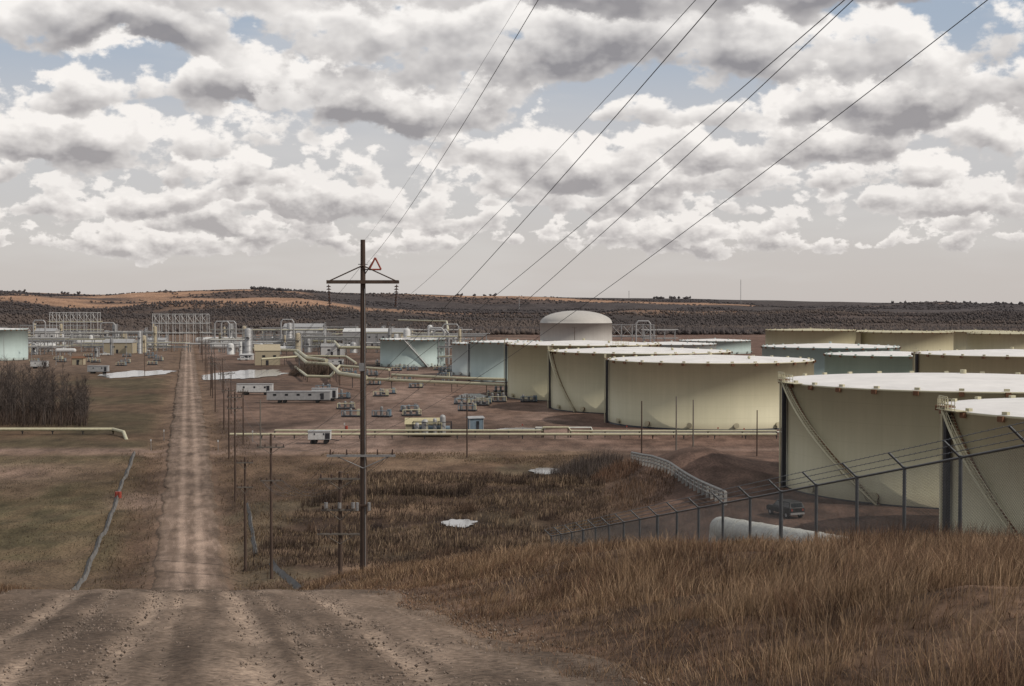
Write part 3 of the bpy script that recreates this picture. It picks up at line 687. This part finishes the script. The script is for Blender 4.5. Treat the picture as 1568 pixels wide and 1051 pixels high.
def trailer(px,d,L_,hh,name,wall=WHITE,wins=6):
    x=X(px,d);z=H(x,d);m=MB()
    m.box((0,0,.9+hh/2),(L_,2.6,hh),0);m.box((0,0,.9+hh+.06),(L_+.2,2.8,.12),1)
    m.box((0,0,.8),(L_*.98,.8,.2),2)
    for i in range(wins):
        xx=-L_/2+L_*(i+.7)/(wins+.4);m.box((xx,-1.32,1.2+hh*.5),(min(.9,L_*.05),.06,hh*.24),3)
    m.box((L_*.38,-1.33,.95+hh*.42),(.9,.05,hh*.75),2)
    for sx in(-.3,-.22,.3): 
        for sy in(-1,1): m.cyl((sx*L_,sy*1.0,.45),(sx*L_,sy*1.25,.45),.45,4,14)
    m.cyl((L_/2,0,.8),(L_/2+1.6,0,.6),.08,2,6)
    m.obj(name,[wall,LGREY,DARK,GLASS,TYRE],(x,d,z),.03)
trailer(390,420,10.5,2.3,'office_trailer',WHITE,3)
trailer(457,385,17,2.2,'semi_trailer',LGREY,5);trailer(497,392,7,2.6,'office_trailer',WHITE,2)
trailer(489,272,4.2,1.5,'utility_trailer',WHITE,2)
trailer(510,620,9,2.2,'office_trailer',WHITE,3);trailer(700,560,6,2,'utility_trailer',WHITE,3)
trailer(150,560,8,2.2,'utility_trailer',LGREY,2);trailer(60,600,7,2.2,'utility_trailer',WHITE,2)
def vehicle(px,d,name,paint,kind='pickup',rz=0,z=None):
    x=X(px,d);z=H(x,d) if z is None else z;m=MB()
    if kind=='pickup': prof=[(-2.7,.5),(-2.7,1.15),(-1.0,1.15),(-.9,1.2),(-.75,1.85),(.55,1.85),(1.2,1.2),(2.5,1.1),(2.7,.95),(2.7,.5)]
    else: prof=[(-2.4,.5),(-2.4,1.2),(-2.15,1.8),(-1.9,1.87),(.45,1.85),(1.15,1.2),(2.25,1.08),(2.45,.9),(2.45,.5)]
    n=len(prof);yl=lambda z:.95 if z<1.3 else .78
    vs=[(a,-yl(b),b) for a,b in prof]+[(a,yl(b),b) for a,b in prof]
    m.add(vs,[tuple(range(n)),tuple(range(2*n-1,n-1,-1))]+[(i+n,(i+1)%n+n,(i+1)%n,i) for i in range(n)],0)
    x0,x1=(-.7,.55) if kind=='pickup' else (-2.05,.5)
    for sy in(-1,1):
        m.add([(x0-.1,sy*.93,1.25),(x1+.45,sy*.93,1.25),(x1,sy*.83,1.75),(x0,sy*.83,1.75)],[(0,1,2,3)],1)
        m.box(((x0+x1)/2,sy*.88,1.5),(.09,.16,.5),0)
    m.add([(x1+.6,-.8,1.27),(x1+.6,.8,1.27),(x1+.1,.72,1.8),(x1+.1,-.72,1.8)],[(0,1,2,3)],1)
    xb=-.93 if kind=='pickup' else -2.37
    m.add([(xb,-.75,1.3),(xb,.75,1.3),(xb+.14,.68,1.75),(xb+.14,-.68,1.75)],[(0,1,2,3)],1)
    if kind=='pickup': m.box((-1.8,0,1.16),(1.5,1.5,.06),1)
    for sx in(-1.65,1.65):
        for sy in(-.86,.86):
            m.cyl((sx,sy-.12,.38),(sx,sy+.12,.38),.38,2,16);m.cyl((sx,sy-.13,.38),(sx,sy+.13,.38),.2,3,10)
    for sx in(-1,1): m.box((sx*(2.72 if kind=='pickup' else 2.45),0,.6),(.12,1.8,.2),3)
    for sy in(-.7,.7): m.box((-2.72 if kind=='pickup' else -2.42,sy,1.0),(.06,.2,.25),4);m.box((2.66 if kind=='pickup' else 2.43,sy,.85),(.08,.3,.16),3)
    m.obj(name,[paint,GLASS,TYRE,LGREY,REDM],(x,d,z),rz)
vehicle(1204,160,'parked_suv',BLACKP,'suv',math.radians(112))
vehicle(160,760,'parked_pickup',WHITE,'pickup',.2);vehicle(205,830,'parked_pickup',BLUEP,'pickup',0);vehicle(222,820,'parked_pickup',WHITE,'pickup',.1)
vehicle(372,690,'parked_pickup',WHITE,'pickup',0)
# compressor skid
m=MB();m.box((0,0,.25),(8,3,.3),0)
for k,(w,r) in enumerate([(-3,.5),(-1.4,.7),(.6,.4),(2.2,.6)]):
    m.cyl((w,-.5,.4),(w,-.5,1.8+.5*k%2+.4),r,1,14);m.sphere((w,-.5,1.8+.5*k%2+.4),r,1,14)
m.cyl((-3.6,.6,1.4),(3.6,.6,1.4),.55,2,16);m.pipe([(-3.8,-1,1),(-1,-1,1),(-1,-1,2.6),(2,-1,2.6),(2,-1,.4)],.13,3)
for w in(-3.9,-1.3,1.3,3.9):
    m.cyl((w,-1.4,.4),(w,-1.4,2.8),.07,0,6);m.cyl((w,1.4,.4),(w,1.4,2.8),.07,0,6)
m.cyl((-3.9,-1.4,2.8),(3.9,-1.4,2.8),.07,0,6);m.cyl((-3.9,1.4,2.8),(3.9,1.4,2.8),.07,0,6)
m.obj('compressor_skid',[DARK,LGREY,BLUEP,PIPEY],(X(660,284),284+3,-26))
def skid(px,d):
    m=MB();m.box((0,0,.25),(4.5,2.2,.3),0)
    for k in range(random.choice([2,3])):
        xx=-1.6+k*1.5;h=random.uniform(1,2.4);m.cyl((xx,0,.4),(xx,0,h),.35,1,12);m.sphere((xx,0,h),.35,1,12)
    m.pipe([(-2.2,-.8,.4),(-2.2,-.8,1.5),(2.2,-.8,1.5),(2.2,-.8,.4)],.1,random.choice([2,3]));m.box((1.7,.3,1.1),(.8,.8,1.5),random.choice([1,2,3]))
    x=X(px,d);m.obj('equipment_skid',[DARK,MGREY,BLUEP,PIPEY],(x,d,H(x,d)),random.uniform(-.3,.3))
for i in range(46):
    d=random.uniform(330,650);px=random.uniform(470,740) if i%2 else random.uniform(560,840-(d-330)*.2)
    if abs(px-715)<40 and abs(d-416)<25: continue
    skid(px,d)
for i in range(14): skid(random.uniform(20,250),random.uniform(620,760))
def drum(px,d,mt,name='steel_drum'):
    m=MB();m.cyl((0,0,0),(0,0,.9),.3,0,16)
    for z in(.3,.6): m.cyl((0,0,z-.02),(0,0,z+.02),.32,0,16)
    x=X(px,d);m.obj(name,[mt],(x,d,H(x,d)))
drum(181,206,REDM);drum(177,206,REDM);drum(530,300,REDM)
def marker(px,d,hh,name='marker_post',mt=WHITE):
    x=X(px,d);m=MB();m.cyl((0,0,-.2),(0,0,hh),.05,0,8);m.box((0,-.06,hh-.15),(.25,.04,.35),1);m.obj(name,[STEEL,mt],(x,d,H(x,d)))
for px,d in [(386,275),(333,262),(250,280),(230,262),(360,268),(527,292)]: marker(px,d,2.2)
# ---------------- process plant
def rack(px,d,w,dep,hh,levels,name='pipe_rack',bay=6,mt=LGREY,lat=False):
    x=X(px,d);m=MB();n=max(1,int(w/bay))
    for i in range(n+1):
        xx=-w/2+w*i/n
        for sy in(-1,1): m.box((xx,sy*dep/2,hh/2),(.34,.34,hh),0)
        for l in range(1,levels+1): m.box((xx,0,hh*l/levels-.2),(.3,dep-.4,.3),0)
    for l in range(1,levels+1):
        z=hh*l/levels
        for sy in(-1,1): m.box((0,sy*(dep/2+.22),z-.25),(w,.25,.32),0)
        if not lat or l<levels:
            for k in range(5):
                m.cyl((-w/2-2,-dep/2+dep*(k+.5)/5,z+.2),(w/2+2,-dep/2+dep*(k+.5)/5,z+.2),.14+.14*random.random(),random.choice([1,3,3,2]),8)
    for i in range(n):
        a=-w/2+w*i/n;b_=-w/2+w*(i+1)/n
        if lat:
            z0=hh*(levels-1)/levels
            m.cyl((a,-dep/2,z0),(b_,-dep/2,hh),.12,0,4);m.cyl((b_,-dep/2,z0),(a,-dep/2,hh),.12,0,4)
        elif i%2: m.cyl((a,-dep/2,0),(b_,-dep/2,hh/levels),.1,0,4)
    m.obj(name,[mt,WHITE,PIPEY,MGREY],(x,d,-26),random.uniform(-.04,.04))
rack(115,1080,36,8,22,3,bay=5,lat=True,mt=WHITE);rack(277,1050,40,8,21,3,bay=5,lat=True,mt=WHITE)
for i in range(46):
    px=random.uniform(-30,700);
    if 255<px<318: px+=80
    rack(px,random.uniform(760,1180),random.uniform(18,60),random.uniform(4,7),random.uniform(4,12),random.choice([1,2,2]),mt=random.choice([LGREY,MGREY,MGREY]))
rack(960,900,34,6,15,2,lat=True);rack(662,620,18,5,13,3);rack(1010,930,20,6,11,2)
def vessel(px,d,hh,r,name='process_vessel'):
    x=X(px,d);m=MB();m.rev([(r*1.1,0),(r*1.1,.6),(r,.7),(r,hh),(r*.8,hh+r*.4),(r*.4,hh+r*.62),(.02,hh+r*.68)],0,20)
    for k in range(1,int(hh/3)): m.cyl((0,0,k*3),(0,0,k*3+.1),r+.12,1,20)
    m.pipe([(r+.4,0,0),(r+.4,0,hh+1),(0,0,hh+1),(0,0,hh)],.18,1)
    for k in range(int(hh/.8)): m.box((-r-.15,-.3,k*.8),(.1,.5,.06),1)
    m.box((0,-r-.5,hh*.75),(r*2.2,1,.1),2);m.box((0,-r-1,hh*.75+.9),(r*2.2,.06,.06),2)
    m.obj(name,[random.choice([WHITE,LGREY,MGREY,BEIGE]),LGREY,DARK],(x,d,-26))
for i in range(90):
    px=random.uniform(-30,720)
    if 255<px<318: px+=75
    vessel(px,random.uniform(720,1200),random.choice([4,5,6,7,9,12,14]),random.choice([.6,.8,1,1.3,1.8]))
def bullet(px,d,L_,r):
    x=X(px,d);m=MB();m.cyl((-L_/2,0,r+1.5),(L_/2,0,r+1.5),r,0,20);m.sphere((-L_/2,0,r+1.5),r,0,20,10);m.sphere((L_/2,0,r+1.5),r,0,20,10)
    for sx in(-.3,.3): m.box((sx*L_,0,.9),(.5,r*1.6,1.8),1)
    m.cyl((0,0,2*r+1.4),(0,0,2*r+2.4),.25,1,8);m.obj('horizontal_tank',[WHITE,CONC],(x,d,-26))
for px,d,L_,r in [(60,820,16,1.8),(145,900,20,2),(350,820,18,2),(385,870,14,1.6),(640,720,10,1.3),(330,930,22,2.4),(520,820,12,1.5),(210,880,14,1.5),(100,760,9,1.2),(440,780,12,1.5)]: bullet(px,d,L_,r)
for px,d,w,hh in [(340,880,9,17),(350,890,9,17),(440,900,8,18),(165,980,10,15),(60,950,8,17),(668,640,7,16.5),(675,645,7,15.5),(985,800,8,18),(690,900,10,15)]:
    m=MB();x=X(px,d);m.pipe([(-w/2,0,0),(-w/2,0,hh-1.5),(-w/2+1.2,0,hh),(w/2-1.2,0,hh),(w/2,0,hh-1.5),(w/2,0,0)],.45,0,10)
    m.box((0,0,hh*.5),(w,.3,.3),1);m.obj('pipe_loop',[LGREY,DARK],(x,d,-26))
def lightpole(px,d,hh):
    x=X(px,d);m=MB();m.cyl((0,0,-.3),(0,0,hh),.14,0,8,.09);m.cyl((0,0,hh-.1),(1.2,0,hh+.1),.07,0,6);m.box((1.4,0,hh+.08),(.8,.4,.18),1);m.obj('light_pole',[STEEL,LGREY],(x,d,H(x,d)))
for i in range(22): lightpole(random.choice([random.uniform(0,250),random.uniform(320,720)]),random.uniform(600,1000),random.uniform(11,16))
for px,py,d in [(1134,428,4300),(963,445,4400),(795,455,3600)]:
    x=X(px,d);z=H(x,d);m=MB();zt_=W(px,py,d).z-z
    for a_ in range(3): m.cyl((math.cos(a_*2.09)*1.2,math.sin(a_*2.09)*1.2,-5),(math.cos(a_*2.09)*.6,math.sin(a_*2.09)*.6,zt_),.3,0,4)
    for k in range(12): m.box((0,0,zt_*k/12),(2,2,.4),0)
    m.obj('radio_mast',[LGREY],(x,d,z))
for px,d in [(800,300),(905,292),(960,296),(1100,292),(1140,290)]: marker(px,d,1.3,'marker_post',REDM)
# ---------------- bare tree thicket
def trees(name,boxes,mt):
    m=MB()
    for (x,y,hh) in boxes:
        z=H(x,y);P=Vector((x,y,z));lean=Vector((random.gauss(0,.06),random.gauss(0,.06),1));T=P+lean*hh
        m.cyl(P,T,.13,0,4,.03,False)
        for k in range(18):
            f=.18+.8*random.random();q=P.lerp(T,f);a=random.random()*6.28;l=hh*.30*(1.15-f)
            e=q+Vector((math.cos(a)*l*.75,math.sin(a)*l*.75,l*.9));m.cyl(q,e,.045,0,3,.015,False)
            for j in range(5):
                q2=q.lerp(e,.3+.65*random.random());e2=q2+Vector((random.gauss(0,.6),random.gauss(0,.6),.9*random.random()+.2));m.cyl(q2,e2,.02,0,3,.01,False)
    m.obj(name,[mt])
bx=[]
for i in range(190):
    y=312+38*random.random();px=random.uniform(-90,132)
    hh=random.choice([7,9,10.5,12,13.5])*random.uniform(.9,1.08)*(1-.35*max(0,(px-80)/52))
    bx.append((X(px,y),y,hh))
trees('bare_tree_thicket',bx,BRUSHM)
n=4500;y=308+46*rng.random(n);x=X(-100+232*rng.random(n),y)
blades('thicket_undergrowth',x,y,1.5+2.5*rng.random(n),np.full(n,.08),np.array([[.085,.062,.05]])*(.6+.8*rng.random((n,1))),.45)
# distant trees
def conifers(name,x,y,r,hh,col):
    n=len(x);z=h0(x,y);nn_=6
    V=np.zeros((n,nn_+2,3));
    for i in range(nn_):
        a=6.283*i/nn_+rng.random(n);rr=r*(.6+.7*rng.random(n));V[:,i,0]=x+np.cos(a)*rr;V[:,i,1]=y+np.sin(a)*rr;V[:,i,2]=z+hh*(.15+.5*rng.random(n))
    V[:,nn_,0]=x+r*.3*rng.normal(size=n);V[:,nn_,1]=y;V[:,nn_,2]=z+hh
    V[:,nn_+1,0]=x;V[:,nn_+1,1]=y;V[:,nn_+1,2]=z-1
    f=[[i,(i+1)%nn_,nn_] for i in range(nn_)]+[[(i+1)%nn_,i,nn_+1] for i in range(nn_)]
    Fq=(np.arange(n)[:,None,None]*(nn_+2)+np.array(f)[None]).reshape(-1,3)
    c=np.repeat(col*(.85+.3*rng.random((n,1))),nn_+2,axis=0)
    np_mesh(name,V.reshape(-1,3),[Fq],3,[TRM],c)
n=64000;y=1330+1900*rng.random(n)**1.1;x=(rng.random(n)-.5)*1.0*y
k=(fbm(x*.004,y*.006,300,4)>.42)|(rng.random(n)<.08);x=x[k];y=y[k]
cmix=np.where((fbm(x*.003,y*.006,305,4)>.5)[:,None],np.array([[.070,.059,.057]]),np.array([[.098,.078,.069]]))  # tree tones lightened and greyed, aerial haze painted into the colour
conifers('distant_tree_line',x,y,1.3+1.8*rng.random(len(x)),2+4.5*rng.random(len(x)),cmix)
n=22000;y=2700+1700*rng.random(n);x=(rng.random(n)-.5)*.95*y
k=fbm(x*.0022,y*.008,135,5)>.52;x=x[k];y=y[k]
conifers('distant_tree_line',x,y,2+2.5*rng.random(len(x)),1.2+2.6*rng.random(len(x)),np.array([[.066,.058,.059]]))
us=[];
for a_,b_,c_ in [(385,480,150),(245,262,8),(20,40,6),(1000,1060,20),(600,640,12),(1350,1568,30),(700,760,10),(90,130,8)]:
    us+= [random.uniform(a_,b_) for _ in range(c_)]
y=4560+60*rng.random(len(us));x=np.array([X(u,1) for u in us])*y
conifers('ridge_trees',x,y,4+4*rng.random(len(x)),4+7*rng.random(len(x)),np.array([[.07,.064,.066]]))
# ---------------- world
SUN_EL=math.radians(42);SUN_AZ=math.radians(112)
w=bpy.data.worlds.new('World');scene.world=w;w.use_nodes=True;nt=w.node_tree;nt.nodes.clear()
N=nt.nodes.new;L=nt.links.new
out=N('ShaderNodeOutputWorld');bg=N('ShaderNodeBackground');bg.inputs[1].default_value=.1;L(bg.outputs[0],out.inputs[0])
def setin(i,v):
    if isinstance(v,(int,float)): i.default_value=v
    elif isinstance(v,tuple): i.default_value=v
    else: L(v,i)
def M_(op,a,b=None,c=None,clamp=False):
    n=N('ShaderNodeMath');n.operation=op;n.use_clamp=clamp;setin(n.inputs[0],a)
    if b is not None:setin(n.inputs[1],b)
    if c is not None:setin(n.inputs[2],c)
    return n.outputs[0]
def mix(f,a,b):
    n=N('ShaderNodeMix');n.data_type='RGBA';setin(n.inputs[0],f);setin(n.inputs[6],a);setin(n.inputs[7],b);return n.outputs[2]
def smr(v,a,b,lo=0.,hi=1.):
    n=N('ShaderNodeMapRange');n.interpolation_type='SMOOTHSTEP';setin(n.inputs[0],v);n.inputs[1].default_value=a;n.inputs[2].default_value=b;n.inputs[3].default_value=lo;n.inputs[4].default_value=hi;return n.outputs[0]
tc=N('ShaderNodeTexCoord');sp=N('ShaderNodeSeparateXYZ');L(tc.outputs['Generated'],sp.inputs[0])
az=M_('ARCTAN2',sp.outputs[0],sp.outputs[1]);el=M_('ARCSINE',sp.outputs[2])
sky=N('ShaderNodeTexSky');sky.sky_type='NISHITA';sky.sun_disc=False;sky.sun_elevation=SUN_EL;sky.sun_rotation=SUN_AZ;sky.dust_density=2
def comb(x,y):
    c=N('ShaderNodeCombineXYZ');setin(c.inputs[0],x);setin(c.inputs[1],y);return c.outputs[0]
def noise(v,det,ro=.5,sc=1.0):
    n=N('ShaderNodeTexNoise');n.noise_dimensions='2D';n.inputs['Scale'].default_value=sc;n.inputs['Detail'].default_value=det;n.inputs['Roughness'].default_value=ro;L(v,n.inputs['Vector']);return n
K=10.0
def col(r,g,b): return (r*K,g*K,b*K,1.)
hz=mix(smr(el,.0,.10),col(.63,.58,.55),col(.62,.60,.60))
hz=mix(smr(el,.10,.20),hz,col(.40,.47,.57))
vl=noise(comb(M_('MULTIPLY',az,3.),M_('MULTIPLY',el,16.)),4,.6).outputs[0]
hz=mix(smr(vl,.45,.70,0.,.45),hz,col(.72,.69,.67))
cur=mix(.15,hz,sky.outputs[0])
EL=[.042,.053,.066,.082,.102,.128,.163,.215,.31]
for i,e in enumerate(EL):
    s=.86*e+.012;hgt=.38*e+.004
    seed=i*7.31+2.3+(5.7 if i>5 else 0)
    cn=noise(comb(M_('MULTIPLY_ADD',az,1/(s*1.9),seed*3),M_('MULTIPLY',el,.5/s)),1)
    sc_=N('ShaderNodeSeparateColor');L(cn.outputs['Color'],sc_.inputs[0])
    wob=sc_.outputs[0];cov=sc_.outputs[1]
    eb=M_('MULTIPLY_ADD',M_('SUBTRACT',wob,.5),s*.5,e)
    t=M_('DIVIDE',M_('SUBTRACT',el,eb),hgt)
    qx=M_('MULTIPLY_ADD',az,1/s,seed);qy=M_('MULTIPLY_ADD',el,1/(s*.66),seed*1.7)
    n1=noise(comb(qx,qy),7,.55,1.9).outputs[0]
    n2=noise(comb(M_('ADD',qx,.04),M_('ADD',qy,.12)),4,.53,1.9).outputs[0]
    tp=M_('MAXIMUM',t,0.);tn=M_('MINIMUM',t,0.)
    d=M_('ADD',n1,M_('MULTIPLY',M_('SUBTRACT',cov,.5),.70))
    d=M_('ADD',d,M_('MULTIPLY',M_('MULTIPLY',tp,tp),-.21))
    d=M_('ADD',d,M_('MULTIPLY',tn,.75))
    d=M_('ADD',d,.072 if e>.09 else .06)
    msk=smr(d,.462,.54)
    msk=M_('MULTIPLY',msk,.97 if e>.08 else .85)
    rel=M_('MULTIPLY',M_('SUBTRACT',n1,n2),2.6)
    li=smr(t,-.25,.65)
    edge=smr(d,.49,.64,.36,0.)
    thick=smr(d,.64,.84,.04,-.10)
    li=M_('ADD',M_('ADD',li,rel),M_('ADD',edge,thick))
    li=M_('MINIMUM',M_('MAXIMUM',li,0.),1.)
    hf=max(0,min(.8,1-(e/.16)))*.7
    mixc=lambda a,b,f:tuple(p*(1-f)+q*f for p,q in zip(a,b))
    hzc=(.60,.555,.53)
    dk_=mixc((.285,.275,.29),hzc,hf*.85);br=mixc((.96,.925,.89),(.92,.865,.82),hf)
    cur=mix(msk,cur,mix(li,col(*dk_),col(*br)))
cur=mix(smr(el,.45,.7),cur,col(.50,.50,.51))
cur=mix(smr(el,-.02,.0),col(.2,.17,.14),cur)
L(cur,bg.inputs[0])
try: w.cycles.sampling_method='MANUAL';w.cycles.sample_map_resolution=256
except Exception as e_: print(e_)
sl=bpy.data.lights.new('sun','SUN');sl.energy=2.9;sl.angle=math.radians(.5);sl.color=(1,.92,.82)
so=bpy.data.objects.new('sun',sl);scene.collection.objects.link(so)
sd=Vector((math.sin(SUN_AZ)*math.cos(SUN_EL),math.cos(SUN_AZ)*math.cos(SUN_EL),math.sin(SUN_EL)))
so.rotation_euler=sd.to_track_quat('Z','Y').to_euler()
cd=bpy.data.cameras.new('camera');cd.lens=50;cd.sensor_width=36;cd.clip_start=.1;cd.clip_end=20000
co=bpy.data.objects.new('camera',cd);scene.collection.objects.link(co);co.rotation_euler=(math.pi/2-TH,0,0);scene.camera=co
scene.view_settings.view_transform='Standard';scene.view_settings.look='None';scene.view_settings.exposure=0
